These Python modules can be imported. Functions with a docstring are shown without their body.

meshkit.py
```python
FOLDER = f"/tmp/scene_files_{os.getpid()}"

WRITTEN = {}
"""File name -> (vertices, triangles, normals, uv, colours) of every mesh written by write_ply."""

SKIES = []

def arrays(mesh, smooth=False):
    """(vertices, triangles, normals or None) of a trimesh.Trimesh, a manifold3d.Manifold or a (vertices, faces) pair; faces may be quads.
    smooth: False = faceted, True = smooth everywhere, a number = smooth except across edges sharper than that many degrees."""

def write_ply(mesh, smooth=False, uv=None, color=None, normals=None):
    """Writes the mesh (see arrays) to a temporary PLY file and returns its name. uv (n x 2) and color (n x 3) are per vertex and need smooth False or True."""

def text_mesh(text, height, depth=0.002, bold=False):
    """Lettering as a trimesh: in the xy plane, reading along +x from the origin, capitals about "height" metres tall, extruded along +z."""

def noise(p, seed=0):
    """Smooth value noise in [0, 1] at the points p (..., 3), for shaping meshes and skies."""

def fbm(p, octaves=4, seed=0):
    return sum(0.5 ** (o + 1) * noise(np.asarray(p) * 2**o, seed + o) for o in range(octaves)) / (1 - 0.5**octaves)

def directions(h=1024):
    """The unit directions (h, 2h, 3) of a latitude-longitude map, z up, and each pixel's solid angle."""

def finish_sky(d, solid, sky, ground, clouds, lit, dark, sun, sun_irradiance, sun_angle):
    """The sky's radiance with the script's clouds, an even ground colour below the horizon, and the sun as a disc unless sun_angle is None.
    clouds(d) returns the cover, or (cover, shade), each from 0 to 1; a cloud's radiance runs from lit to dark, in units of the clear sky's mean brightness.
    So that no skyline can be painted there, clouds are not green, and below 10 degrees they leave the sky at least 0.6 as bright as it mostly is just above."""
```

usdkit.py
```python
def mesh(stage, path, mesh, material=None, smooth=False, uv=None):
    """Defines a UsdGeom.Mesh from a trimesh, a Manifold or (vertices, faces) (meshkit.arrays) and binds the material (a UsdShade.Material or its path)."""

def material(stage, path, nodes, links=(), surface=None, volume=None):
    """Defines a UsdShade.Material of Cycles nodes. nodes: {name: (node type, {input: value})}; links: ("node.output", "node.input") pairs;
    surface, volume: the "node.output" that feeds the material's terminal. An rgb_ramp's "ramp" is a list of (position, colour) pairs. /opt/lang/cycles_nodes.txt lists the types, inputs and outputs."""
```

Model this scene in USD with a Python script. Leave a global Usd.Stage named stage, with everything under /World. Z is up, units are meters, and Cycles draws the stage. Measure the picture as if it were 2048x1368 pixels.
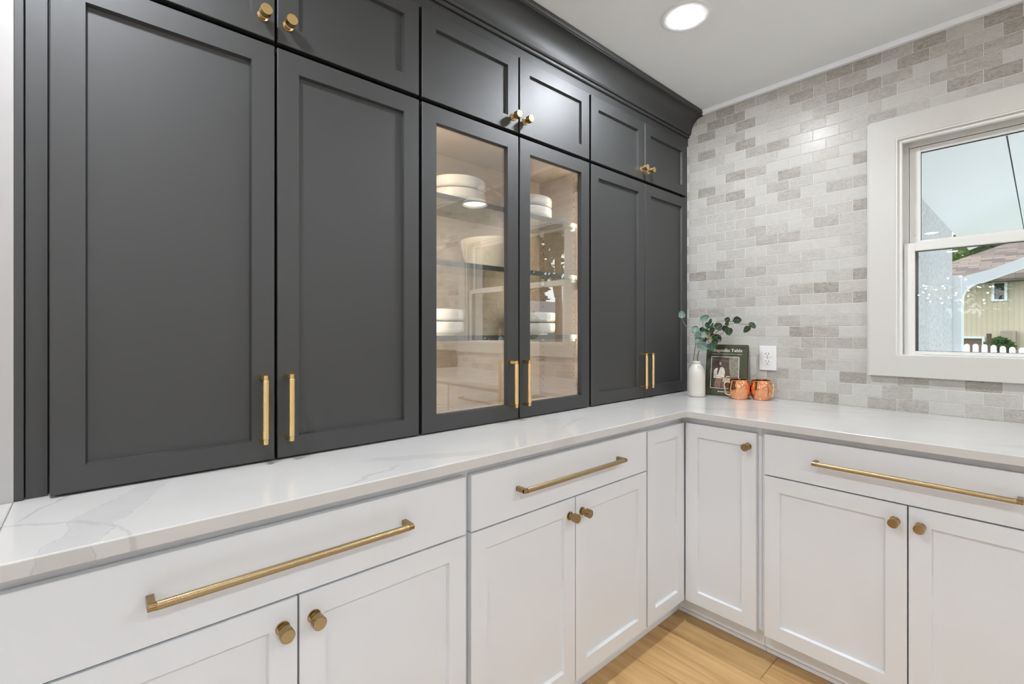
import math, glob, random
import numpy as np, trimesh
import usdkit, meshkit
from pxr import Gf, Sdf, Usd, UsdGeom, UsdLux, UsdShade, Vt
from shapely.geometry import Polygon

random.seed(7)
RNG = np.random.default_rng(7)
stage = Usd.Stage.CreateInMemory()
UsdGeom.SetStageUpAxis(stage, UsdGeom.Tokens.z)
UsdGeom.SetStageMetersPerUnit(stage, 1.0)
W = '/World'
UsdGeom.Xform.Define(stage, W)
UsdGeom.Scope.Define(stage, W + '/Looks')

# ------------------------------------------------------------------ camera, sky, sun, exposure
FPX, CXPX, CYPX, CAMZ = 940.83, 1024.0, 661.0, 1.254
AZ = math.pi / 2 - math.atan((1024 - 189.84) / FPX)          # azimuth of the view direction from +x
FW = np.array([math.cos(AZ), math.sin(AZ), 0.0]); RT = np.array([math.sin(AZ), -math.cos(AZ), 0.0])
cam = UsdGeom.Camera.Define(stage, W + '/camera')
cam.AddTranslateOp().Set(Gf.Vec3d(0, 0, CAMZ))
cam.AddRotateXYZOp().Set(Gf.Vec3f(90, 0, math.degrees(AZ) - 90))
cam.CreateHorizontalApertureAttr(36.0)
cam.CreateVerticalApertureAttr(36.0 * 1368 / 2048)
cam.CreateFocalLengthAttr(36.0 * FPX / 2048)
cam.CreateVerticalApertureOffsetAttr(-(684 - CYPX) * 36.0 / 2048)
cam.CreateClippingRangeAttr(Gf.Vec2f(0.02, 500))
cam.CreateExposureAttr(1.0)

SKY = 0.47
dome = UsdLux.DomeLight.Define(stage, W + '/sky')
dome.CreateIntensityAttr(SKY)
dome.CreateColorAttr(Gf.Vec3f(0.86, 0.94, 1.0))
sun = UsdLux.DistantLight.Define(stage, W + '/sun')
sun.CreateIntensityAttr(1.25); sun.CreateAngleAttr(0.53); sun.CreateColorAttr(Gf.Vec3f(1.0, 0.95, 0.87))
sun.AddRotateXYZOp().Set(Gf.Vec3f(38, 0, 140))
LAMP = 200.0                                                  # radiance of the recessed lamps
CEIL = 2.478

# ------------------------------------------------------------------ materials
def mat(name, nodes, links=(), surface='p.BSDF'):
    return usdkit.material(stage, f'{W}/Looks/{name}', nodes, links, surface=surface)

def plain(name, col, rough=.5, metal=0., spec=.5, **kw):
    return mat(name, {'p': ('principled_bsdf', dict(base_color=col, roughness=rough, metallic=metal, specular_ior_level=spec, **kw))})

def emit(name, col, strength):
    return mat(name, {'e': ('emission', dict(color=col, strength=strength))}, surface='e.emission')

def bumped(name, col, rough, scale, strength, dist=.001, metal=0., detail=3.):
    return mat(name, {'t': ('texture_coordinate', {}), 'n': ('noise_texture', dict(scale=scale, detail=detail)),
                      'b': ('bump', dict(strength=strength, distance=dist)),
                      'p': ('principled_bsdf', dict(base_color=col, roughness=rough, metallic=metal))},
               [('t.object', 'n.vector'), ('n.fac', 'b.height'), ('b.normal', 'p.normal')])

DARK = mat('charcoal_paint', {'t': ('texture_coordinate', {}), 'n': ('noise_texture', dict(scale=700, detail=3)), 'b': ('bump', dict(strength=.05, distance=.0004)),
    'p': ('principled_bsdf', dict(base_color=(.018, .0192, .0190), roughness=.54, specular_ior_level=1.))}, [('t.object', 'n.vector'), ('n.fac', 'b.height'), ('b.normal', 'p.normal')])
WHITE = bumped('white_cabinet_paint', (.752, .775, .80), .38, 700, .05, .0004)
SASHP = plain('white_sash_paint', (.76, .755, .715), .32)
TRIM = plain('white_trim_paint', (.615, .605, .56), .32)
WALLP = bumped('wall_paint', (.89, .89, .885), .6, 300, .08, .0006)
CEILP = bumped('ceiling_paint', (.92, .95, .975), .75, 250, .05, .0006)
GAPB = plain('dark_shadow_gap', (.02, .02, .02), .8)
INNER = mat('maple_interior', {'t': ('texture_coordinate', {}), 'm': ('mapping', dict(scale=(3, 3, 40))), 'n': ('noise_texture', dict(scale=2.5, detail=4)),
    'r': ('rgb_ramp', dict(ramp=[(0.3, (.50, .42, .345)), (.7, (.57, .485, .40))])), 'p': ('principled_bsdf', dict(roughness=.45))},
    [('t.object', 'm.vector'), ('m.vector', 'n.vector'), ('n.fac', 'r.fac'), ('r.color', 'p.base_color')])
def brass(name, col, rough):
    return plain(name, col, rough, 1.)
def knurled(name, col, rough):
    n = {'t': ('texture_coordinate', {}), 'p': ('principled_bsdf', dict(base_color=col, roughness=rough, metallic=1.)),
         'w1': ('wave_texture', dict(wave_type='bands', bands_direction='x', scale=150.)), 'w2': ('wave_texture', dict(wave_type='bands', bands_direction='x', scale=150.)),
         'm1': ('mapping', dict(rotation=(0.6, .8, .7))), 'm2': ('mapping', dict(rotation=(-.6, -.8, -.7))),
         'x': ('math', dict(math_type='multiply')), 'b': ('bump', dict(strength=.35, distance=.0006))}
    l = [('t.object', 'm1.vector'), ('t.object', 'm2.vector'), ('m1.vector', 'w1.vector'), ('m2.vector', 'w2.vector'), ('w1.fac', 'x.value1'), ('w2.fac', 'x.value2'),
         ('x.value', 'b.height'), ('b.normal', 'p.normal')]
    return mat(name, n, l)
GOLD, GOLDK = brass('polished_brass', (.86, .62, .27), .2), knurled('knurled_brass', (.88, .66, .31), .34)
BRONZE, BRONZEK = brass('antique_brass', (.36, .25, .115), .2), knurled('knurled_antique_brass', (.42, .315, .165), .32)
CHROME = brass('nickel', (.75, .74, .72), .2)
COPPER = bumped('polished_copper', (.93, .46, .25), .09, 90, .05, .0006, 1.)
MUGBRASS = brass('mug_handle_brass', (.86, .70, .45), .15)

def pane_mat(name, r0, tint=(1, 1, 1), rough=0.):
    """Clear pane: straight-through light, mirror reflection by Schlick's rule."""
    return mat(name, {'lw': ('layer_weight', dict(blend=.5)), 'pw': ('math', dict(math_type='power', value2=5.)), 'f': ('math', dict(math_type='multiply_add', value2=1 - r0, value3=r0)),
                      't': ('transparent_bsdf', dict(color=tint)), 'g': ('glossy_bsdf', dict(color=(1, 1, 1), roughness=rough)), 'm': ('mix_closure', {})},
               [('lw.facing', 'pw.value1'), ('pw.value', 'f.value1'), ('f.value', 'm.fac'), ('t.BSDF', 'm.closure1'), ('g.BSDF', 'm.closure2')], 'm.closure')
PANE = pane_mat('cabinet_glass', .165, (.98, .985, .98))
WPANE = pane_mat('window_glass', .042, (.98, .99, .985))
SHELFG = pane_mat('shelf_glass', .045, (.86, .90, .88), .02)
CLIP = plain('clear_clip', (.85, .85, .83), .2)
SHELFE = plain('shelf_glass_edge', (.11, .118, .112), .25)

def ceramic(name, col, rough=.22):
    return bumped(name, col, rough, 60, .04, .001)
CERAM = ceramic('white_ceramic', (.80, .79, .76))
VASEM = bumped('matte_white_stoneware', (.66, .635, .575), .45, 140, .25, .0012)

# marble tiles: four tones, the veining shifts from tile to tile
def marble(name, a, b, vein, amt):
    n = {'g': ('geometry', {}), 'o': ('object_info', {}), 'i': ('math', dict(math_type='multiply', value2=37.)),
         's': ('math', dict(math_type='add')), 'j': ('math', dict(math_type='multiply', value2=91.)),
         'n1': ('noise_texture', dict(dimensions='4D', scale=14., detail=3., distortion=1.2)),
         'n2': ('noise_texture', dict(dimensions='4D', scale=15., detail=5., roughness=.62, distortion=2.6)),
         'm': ('mapping', dict(scale=(1, 1, 2.2), rotation=(.5, 0, 0))),
         'r': ('rgb_ramp', dict(ramp=[(.32, a), (.68, b)])),
         'v': ('rgb_ramp', dict(ramp=[(.40, (0, 0, 0)), (.455, (0, 0, 0)), (.50, (1, 1, 1)), (.515, (.2, .2, .2)), (.56, (0, 0, 0))])),
         'k': ('math', dict(math_type='multiply', value2=amt)), 'x': ('mix_color', dict(b=vein)),
         'p': ('principled_bsdf', dict(roughness=.28, specular_ior_level=.2))}
    l = [('o.random', 'i.value1'), ('g.random_per_island', 'j.value1'), ('i.value', 's.value1'), ('j.value', 's.value2'), ('s.value', 'n1.w'), ('s.value', 'n2.w'),
         ('g.position', 'm.vector'), ('m.vector', 'n1.vector'), ('m.vector', 'n2.vector'), ('n1.fac', 'r.fac'), ('n2.fac', 'v.fac'),
         ('v.color', 'k.value1'), ('k.value', 'x.fac'), ('r.color', 'x.a'), ('x.result', 'p.base_color')]
    return mat(name, n, l)
TILE = {'w': marble('marble_white', (0.584, 0.574, 0.532), (0.554, 0.543, 0.506), (0.405, 0.383, 0.340), .3),
        'l': marble('marble_pale', (0.554, 0.539, 0.497), (0.514, 0.500, 0.459), (0.351, 0.331, 0.289), .5),
        'm': marble('marble_grey', (0.505, 0.487, 0.442), (0.440, 0.421, 0.383), (0.290, 0.266, 0.230), .7),
        'd': marble('marble_taupe', (0.444, 0.421, 0.379), (0.370, 0.348, 0.307), (0.219, 0.196, 0.162), .8)}
GROUT = plain('white_grout', (.68, .675, .65), .8)

# quartz with grey veins that run through the slab
def quartz():
    n = {'g': ('geometry', {}), 'sep': ('separate_xyz', {}),
         'nz': ('noise_texture', dict(scale=3.2, detail=4., roughness=.6)), 'nf': ('noise_texture', dict(scale=14., detail=4., roughness=.65)),
         'cl': ('noise_texture', dict(scale=5., detail=3.)), 'clr': ('rgb_ramp', dict(ramp=[(.35, (.59, .58, .555)), (.75, (.63, .62, .595))])),
         'p': ('principled_bsdf', dict(roughness=.16, specular_ior_level=.5))}
    l = [('g.position', 'sep.vector'), ('g.position', 'nz.vector'), ('g.position', 'nf.vector'), ('g.position', 'cl.vector'), ('cl.fac', 'clr.fac')]
    cur = 'clr.color'
    def m(name, kind, a, b, c=None):
        d = dict(math_type=kind); links = []
        for i, q in enumerate((a, b, c)):
            if q is None: continue
            if isinstance(q, str): links.append((q, f'{name}.value{i + 1}'))
            else: d[f'value{i + 1}'] = float(q)
        n[name] = ('math', d); l.extend(links); return name + '.value'
    # (point, direction, half width, length from, to, band strength, edge strength, wobble)
    V = [((.02, 1.15), (.135, .275), .034, -.30, .22, .30, .55, .10),
         ((.62, 1.115), (.30, -.16), .022, -.14, .24, .26, .30, .10),
         ((1.19, 1.11), (.215, .255), .035, -.20, .24, .26, .25, .10),
         ((1.31, 1.14), (.18, .055), .008, -.12, .14, .22, .3, .06),
         ((2.03, .90), (.2, -.26), .026, -.16, .25, .22, .2, .12),
         ((2.32, .62), (.10, -.45), .012, -.25, .5, .16, .2, .14),
         ((-.07, 1.16), (.12, -.10), .0025, -.10, .12, .5, .5, .09),
         ((-.09, 1.245), (.03, .09), .0022, -.05, .12, .5, .5, .08),
         ((.03, 1.04), (-.02, .09), .0025, -.06, .06, .5, .5, .08),
         ((.50, 1.04), (.12, .04), .0025, -.10, .10, .4, .4, .08),
         ((-.7, 1.2), (.2, .3), .03, -.4, .4, .3, .4, .10),
         ((2.2, -.3), (.2, -.4), .03, -.5, .5, .25, .3, .10)]
    for i, (p0, d, hw, t0, t1, band, edge, wob) in enumerate(V):
        d = np.array(d) / np.hypot(*d); nn = np.array([-d[1], d[0]]); c = float(nn @ np.array(p0)); ct = float(d @ np.array(p0)); q = f'v{i}'
        s = m(q + 'a', 'multiply', 'sep.x', nn[0]); s = m(q + 'b', 'multiply_add', 'sep.y', nn[1], s); s = m(q + 'c', 'subtract', s, c)
        w1 = m(q + 'd', 'multiply_add', 'nz.fac', wob * 1.6, -wob * .8); w2 = m(q + 'e', 'multiply_add', 'nf.fac', wob * .45, -wob * .225)
        s = m(q + 'f', 'add', s, w1); s = m(q + 'g', 'add', s, w2); s = m(q + 'h', 'absolute', s, None)
        tt = m(q + 'i', 'multiply', 'sep.x', d[0]); tt = m(q + 'j', 'multiply_add', 'sep.y', d[1], tt); tt = m(q + 'k', 'subtract', tt, ct + (t0 + t1) / 2); tt = m(q + 'l', 'absolute', tt, None)
        n[q + 'm'] = ('map_range', dict(from_min=(t1 - t0) / 2 * .7, from_max=(t1 - t0) / 2, to_min=1., to_max=0., clamp=True)); l.append((tt, q + 'm.value'))
        n[q + 'n'] = ('map_range', dict(from_min=hw * .85, from_max=hw * 1.02 + .0012, to_min=1., to_max=0., clamp=True)); l.append((s, q + 'n.value'))
        e = m(q + 'o', 'subtract', s, hw); e = m(q + 'p', 'absolute', e, None)
        n[q + 'q'] = ('map_range', dict(from_min=.0004, from_max=.0026, to_min=edge, to_max=0., clamp=True)); l.append((e, q + 'q.value'))
        b = m(q + 'r', 'multiply', q + 'n.result', band); b = m(q + 's', 'maximum', b, q + 'q.result')
        if i % 2 == 0: b = m(q + 'x', 'multiply', b, m(q + 'y', 'multiply_add', 'nf.fac', 1.2, .2))
        b = m(q + 't', 'multiply', b, q + 'm.result')
        n[q + 'u'] = ('mix_color', dict(b=(.40, .395, .385))); l += [(b, q + 'u.fac'), (cur, q + 'u.a')]; cur = q + 'u.result'
    l.append((cur, 'p.base_color'))
    return mat('quartz', n, l)
QUARTZ = quartz()

def oak():
    n = {'g': ('geometry', {}), 'o': ('object_info', {}), 'i': ('math', dict(math_type='multiply', value2=53.)),
         'm': ('mapping', dict(scale=(26, 1.6, 8))), 'n': ('noise_texture', dict(dimensions='4D', scale=1.5, detail=6., roughness=.62, distortion=.6)),
         'm2': ('mapping', dict(scale=(7, .8, 4))), 'n2': ('noise_texture', dict(dimensions='4D', scale=1.3, detail=2., distortion=1.5)),
         'w': ('math', dict(math_type='multiply', value2=16.)), 'sn': ('math', dict(math_type='sine')), 'k': ('math', dict(math_type='multiply_add', value2=.12, value3=0.)),
         'a': ('math', dict(math_type='add')),
         'r': ('rgb_ramp', dict(ramp=[(.25, (.33, .185, .068)), (.5, (.475, .29, .118)), (.75, (.57, .37, .168))])),
         'h': ('hsv', {}), 'v': ('math', dict(math_type='multiply_add', value2=.3, value3=.86)),
         'b': ('bump', dict(strength=.15, distance=.001)),
         'p': ('principled_bsdf', dict(roughness=.42))}
    l = [('o.random', 'i.value1'), ('i.value', 'n.w'), ('i.value', 'n2.w'), ('g.position', 'm.vector'), ('m.vector', 'n.vector'), ('g.position', 'm2.vector'), ('m2.vector', 'n2.vector'),
         ('n2.fac', 'w.value1'), ('w.value', 'sn.value1'), ('sn.value', 'k.value1'), ('n.fac', 'a.value1'), ('k.value', 'a.value2'), ('a.value', 'r.fac'),
         ('r.color', 'h.color'), ('o.random', 'v.value1'), ('v.value', 'h.value'), ('h.color', 'p.base_color'), ('n.fac', 'b.height'), ('b.normal', 'p.normal')]
    return mat('oak_floor', n, l)
OAK = oak()

# ------------------------------------------------------------------ helpers
_used = {}
LOCS = {}
def numbered(parent, name):
    k = (parent, name); i = _used.get(k, 0); _used[k] = i + 1
    return f'{parent}/{name}' + (f'_{i:03d}' if i else '')
def tag(prim, label=None, cat=None, group=None, kind=None):
    for k, v in (('label', label), ('category', cat), ('group', group), ('kind', kind)):
        if v: prim.SetCustomDataByKey(k, v)
def thing(name, label=None, cat=None, loc=(0, 0, 0), group=None, kind=None):
    p = numbered(W, name); x = UsdGeom.Xform.Define(stage, p)
    if any(loc): x.AddTranslateOp().Set(Gf.Vec3d(*map(float, loc)))
    LOCS[p] = np.array(loc, float); tag(x.GetPrim(), label, cat, group, kind)
    return p
def outward(m):
    if m.volume < 0: m = m.copy(); m.invert()
    return m
def part(parent, name, mesh, m, smooth=False, label=None, kind=None):
    p = numbered(parent, name); loc = LOCS[parent]; LOCS[p] = loc
    if isinstance(mesh, (list, tuple)): mesh = trimesh.util.concatenate([outward(q) for q in mesh])
    if mesh.volume < 0: mesh = mesh.copy(); mesh.invert()
    v, f, n = meshkit.arrays(mesh, smooth)
    g = usdkit.mesh(stage, p, (v, f), m)
    g.GetPointsAttr().Set(Vt.Vec3fArray.FromNumpy((v - loc).astype(np.float32)))
    if n is not None:
        g.CreateNormalsAttr(Vt.Vec3fArray.FromNumpy(n.astype(np.float32))); g.SetNormalsInterpolation('vertex')
    tag(g.GetPrim(), label, None, None, kind)
    return p
def solo(name, mesh, m, label=None, cat=None, smooth=False, group=None, kind=None):
    LOCS[W] = np.zeros(3)
    p = part(W, name, mesh, m, smooth)
    tag(stage.GetPrimAtPath(p), label, cat, group, kind)
    return p
def copy_of(src, label, loc, cat=None, group=None):
    q = stage.GetPrimAtPath(src); p = numbered(W, src.rsplit('/', 1)[1].rstrip('0123456789').rstrip('_'))
    x = UsdGeom.Xform.Define(stage, p); x.AddTranslateOp().Set(Gf.Vec3d(*map(float, loc)))
    x.GetPrim().GetReferences().AddInternalReference(src); x.GetPrim().SetInstanceable(True)
    cd = q.GetCustomData(); tag(x.GetPrim(), label, cat or cd.get('category'), group or cd.get('group'))
    return p

def tm(v, f): return trimesh.Trimesh(np.asarray(v, float), np.asarray(f), process=False)
def box(x0, x1, y0, y1, z0, z1, c=0.):
    """Box with chamfered edges."""
    lo, hi = np.array([x0, y0, z0], float), np.array([x1, y1, z1], float)
    if c <= 0:
        m = trimesh.creation.box(hi - lo); m.apply_translation((lo + hi) / 2); return m
    pts = []
    for sx in (0, 1):
        for sy in (0, 1):
            for sz in (0, 1):
                for k in range(3):
                    q = np.array([(lo, hi)[sx][0], (lo, hi)[sy][1], (lo, hi)[sz][2]])
                    for j in range(3):
                        if j != k: q[j] += c * (1 - 2 * (sx, sy, sz)[j])
                    pts.append(q)
    return trimesh.convex.convex_hull(np.array(pts))
def lathe(profile, n=48):
    """profile of (r, h) -> solid of revolution about +z."""
    prof = [(max(r, 0.), h) for r, h in profile]; v, f = [], []
    a = np.arange(n) * 2 * math.pi / n; rings = []
    for r, h in prof:
        if r < 1e-6: rings.append([len(v)]); v.append((0, 0, h))
        else:
            rings.append(list(range(len(v), len(v) + n))); v += [(r * math.cos(t), r * math.sin(t), h) for t in a]
    for A, B in zip(rings[:-1], rings[1:]):
        for i in range(n):
            j = (i + 1) % n
            if len(A) == 1 and len(B) == 1: continue
            if len(A) == 1: f.append((A[0], B[j], B[i]))
            elif len(B) == 1: f.append((A[i], A[j], B[0]))
            else: f += [(A[i], A[j], B[j]), (A[i], B[j], B[i])]
    return tm(v, f)
def tube(pts, r, n=10, closed=False):
    p = np.asarray(pts, float); rr = np.broadcast_to(r, (len(p),))
    v, f = [], []; up = np.array([0, 0, 1.0]); prev = None
    for i in range(len(p)):
        t = p[(i + 1) % len(p) if closed else min(i + 1, len(p) - 1)] - p[(i - 1) % len(p) if closed else max(i - 1, 0)]; t = t / np.linalg.norm(t)
        if prev is None:
            a = np.cross(t, up if abs(t[2]) < .9 else [1, 0, 0])
        else: a = prev - t * (prev @ t)
        a = a / np.linalg.norm(a); prev = a; b = np.cross(t, a)
        for k in range(n):
            q = 2 * math.pi * k / n; v.append(p[i] + rr[i] * (math.cos(q) * a + math.sin(q) * b))
    m = len(p)
    for i in range(m if closed else m - 1):
        for k in range(n):
            a0, a1 = i * n + k, i * n + (k + 1) % n; b0, b1 = ((i + 1) % m) * n + k, ((i + 1) % m) * n + (k + 1) % n
            f += [(a0, a1, b1), (a0, b1, b0)]
    if not closed:
        v += [p[0], p[-1]]
        for k in range(n):
            f += [(m * n, (k + 1) % n, k), (m * n + 1, (m - 1) * n + k, (m - 1) * n + (k + 1) % n)]
    return tm(v, f)
def smooth_path(pts, k=6):
    from scipy.interpolate import CubicSpline
    p = np.asarray(pts, float); s = np.r_[0, np.cumsum(np.linalg.norm(np.diff(p, axis=0), axis=1))]
    return CubicSpline(s, p)(np.linspace(0, s[-1], k * (len(p) - 1) + 1))
def xf(mesh, M):
    m = mesh.copy(); m.apply_transform(M); return m
def rot(ax, deg): return trimesh.transformations.rotation_matrix(math.radians(deg), ax)
def move(m, x, y, z): m = m.copy(); m.apply_translation((x, y, z)); return m

# cabinet fronts live in a frame: u along the run, v into the cabinet (0 = door face), z up
class Run:
    def __init__(s, face, side): s.face, s.side = face, side
    def pts(s, P):
        P = np.asarray(P, float)
        if s.side == 'L': return np.c_[P[:, 0], s.face + P[:, 1], P[:, 2]]
        return np.c_[s.face + P[:, 1], -P[:, 0], P[:, 2]]
    def mesh(s, m): return tm(s.pts(m.vertices), m.faces)
    def box(s, u0, u1, v0, v1, z0, z1, c=0.): return s.mesh(box(u0, u1, v0, v1, z0, z1, c))
def loft(u0, u1, z0, z1, loops, cap0=False, cap1=False, ring=False):
    v, f = [], []
    for ins, d in loops:
        v += [(u0 + ins, d, z0 + ins), (u1 - ins, d, z0 + ins), (u1 - ins, d, z1 - ins), (u0 + ins, d, z1 - ins)]
    k = len(loops)
    for i in range(k if ring else k - 1):
        for j in range(4):
            a, b, c, d = 4 * i + j, 4 * i + (j + 1) % 4, 4 * ((i + 1) % k) + (j + 1) % 4, 4 * ((i + 1) % k) + j
            f += [(a, b, c), (a, c, d)]
    if cap0: f += [(3, 2, 1), (3, 1, 0)]
    if cap1: o = 4 * (k - 1); f += [(o, o + 1, o + 2), (o, o + 2, o + 3)]
    return tm(v, f)
def shaker_frame(u0, u1, z0, z1, t=.020, s=.0535, rec=.011, bev=.0035, c=.0014):
    return loft(u0, u1, z0, z1, [(0, t), (0, c), (c, 0), (s, 0), (s + bev, rec), (s + bev, t)], ring=True)
def slab_front(u0, u1, z0, z1, t=.020, c=.0014):
    return loft(u0, u1, z0, z1, [(0, t), (0, c), (c, 0)], cap0=True, cap1=True)
def knob(run, u, z):
    prof = [(0, 0), (.0135, 0), (.0138, .0012), (.0130, .0028), (.0085, .0040), (.0070, .0065), (.0070, .0165), (.0095, .0180), (.0134, .0187), (.0140, .0197), (.0140, .0362), (.0134, .0372), (.0116, .0375), (0, .0373)]
    m = lathe(prof, 40); P = m.vertices
    return run.mesh(tm(np.c_[P[:, 0] + u, -P[:, 2], P[:, 1] + z], m.faces))
def pull(run, u, z, length, vertical):
    """Knurled bar on two square posts; returns (posts with smooth caps, bar)."""
    R, out, h = .0075, .035, length / 2
    bar = lathe([(0, -h + .013), (R - .0006, -h + .013), (R, -h + .0138), (R, h - .0138), (R - .0006, h - .013), (0, h - .013)], 28)
    ends = []
    for sg in (-1, 1):
        cap = lathe([(0, 0), (R - .0018, 0), (R - .0009, .0008), (R - .0009, .0135), (0, .0135)], 28)
        cap = move(xf(cap, rot([1, 0, 0], 180)) if sg > 0 else cap, 0, 0, sg * h)
        groove = lathe([(0, -.0008), (R - .0002, -.0008), (R - .0002, .0008), (0, .0008)], 28)
        z0, z1 = sorted((sg * h, sg * (h - .0118)))
        ends.append(trimesh.util.concatenate([outward(q) for q in (cap, move(groove, 0, 0, sg * (h - .0112)), box(-.0068, .0068, 0, out, z0, z1, .0006))]))     # local y = towards the door
    out_m = []
    for m in (*ends, bar):
        P = np.array(m.vertices)                                     # bar along local z, door at +y
        Q = np.c_[P[:, 0] + u, P[:, 1] - out, P[:, 2] + z] if vertical else np.c_[P[:, 2] + u, P[:, 1] - out, -P[:, 0] + z]
        out_m.append(run.mesh(tm(Q, m.faces)))
    return out_m
def add_pull(parent, run, u, z, length, vertical, metal, metalk):
    *posts, bar = pull(run, u, z, length, vertical)
    for q in posts: part(parent, 'handle_post', q, metal, 35)
    part(parent, 'handle_bar', bar, metalk, 35)
def shaker_door(parent, run, u0, u1, z0, z1, m, s=.0535, name='door'):
    d = part(parent, name, run.mesh(shaker_frame(u0, u1, z0, z1, s=s)), m)
    part(d, 'panel', run.mesh(loft(u0 + s, u1 - s, z0 + s, z1 - s, [(0.0005, .018), (0.0005, .011)], cap0=True, cap1=True)), m)
    return d

# ------------------------------------------------------------------ the setting
YU, YB, XB, XT = 1.328, 1.022, 1.899, 2.540
CT = .914
WY0, WY1, WZ0, WZ1 = -.8185, .4115, 1.150, 2.0615           # window opening

wl = thing('wall_left', kind='structure')
part(wl, 'plaster', [box(-6.1, -.1205, 1.3515, 1.80, 0, CEIL + .1), box(-.1205, 2.70, 1.660, 1.80, 0, CEIL + .1)], bumped('greige_wall_paint', (.455, .445, .435), .6, 300, .08, .0006))
solo('wall_back', [box(-6.15, -6.0, -4.6, .30, 0, CEIL + .1), box(-6.15, -6.0, 1.20, 1.36, 0, CEIL + .1), box(-6.15, -6.0, .30, 1.20, 0, 1.0), box(-6.15, -6.0, .30, 1.20, 2.05, CEIL + .1)], WALLP, kind='structure')
solo('wall_front', box(-6.15, 2.72, -4.75, -4.6, 0, CEIL + .1), WALLP, kind='structure')
solo('ceiling', box(-6.15, 2.72, -4.75, 1.80, CEIL, CEIL + .1), CEILP, kind='structure')
solo('trim_1', [box(2.520, 2.545, -4.6, 1.262, 2.4535, CEIL, .002)], CEILP, kind='structure')

# floor of oak planks
fl = thing('floor', kind='structure')
part(fl, 'subfloor', box(-6.15, 2.72, -4.75, 1.80, -.12, -.012), plain('subfloor_dark', (.10, .065, .03), .9))
prng = random.Random(11)
for k in range(-32, 5):
    x0 = 1.7915 + .242 * k
    if x0 + .242 > 2.74: break
    y = -4.75 - prng.random() * 1.5
    ends = []
    while y < 1.8:
        ends.append(y); y += prng.uniform(1.5, 2.1)
    if k == 0: ends = [-4.75, -2.9, -1.15, .675]
    if k == -1: ends = [-4.75, -3.5, -1.6, .05, ]
    if k == -2: ends = [-4.75, -2.2, -.45]
    ends.append(1.8)
    for a, b in zip(ends[:-1], ends[1:]):
        part(fl, 'plank', box(x0 + .0006, x0 + .2414, max(a, -4.75) + .0006, b - .0006, -.012, 0, .0018), OAK)

# tiled wall with the window opening
wr = thing('wall_right', kind='structure')
GX = XT + .0014
HY0, HY1, HZ0, HZ1 = WY0 - .005, WY1 + .005, WZ0 - .005, WZ1 + .005
part(wr, 'backing', [box(GX, 2.72, HY1, 1.66, 0, CEIL), box(GX, 2.72, -2.6, HY0, 0, CEIL), box(GX, 2.72, HY0, HY1, 0, HZ0), box(GX, 2.72, HY0, HY1, HZ1, CEIL),
                     box(XT, 2.72, -4.6, -2.6, 0, CEIL)], GROUT)
DT = {(0, 5), (2, 0), (2, 4), (6, 6), (9, 4), (10, 5), (11, 4), (12, 11), (17, 4), (20, 9), (21, 4), (21, 7), (21, 11), (22, 9), (24, 7), (25, 0), (25, 1), (25, 6), (25, 9), (25, 11), (27, 4), (27, 5), (27, 9), (27, 11), (28, -1), (28, 2), (28, 6), (28, 9), (28, 10), (29, 0), (29, 2), (29, 4), (29, 5), (29, 10)}
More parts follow.
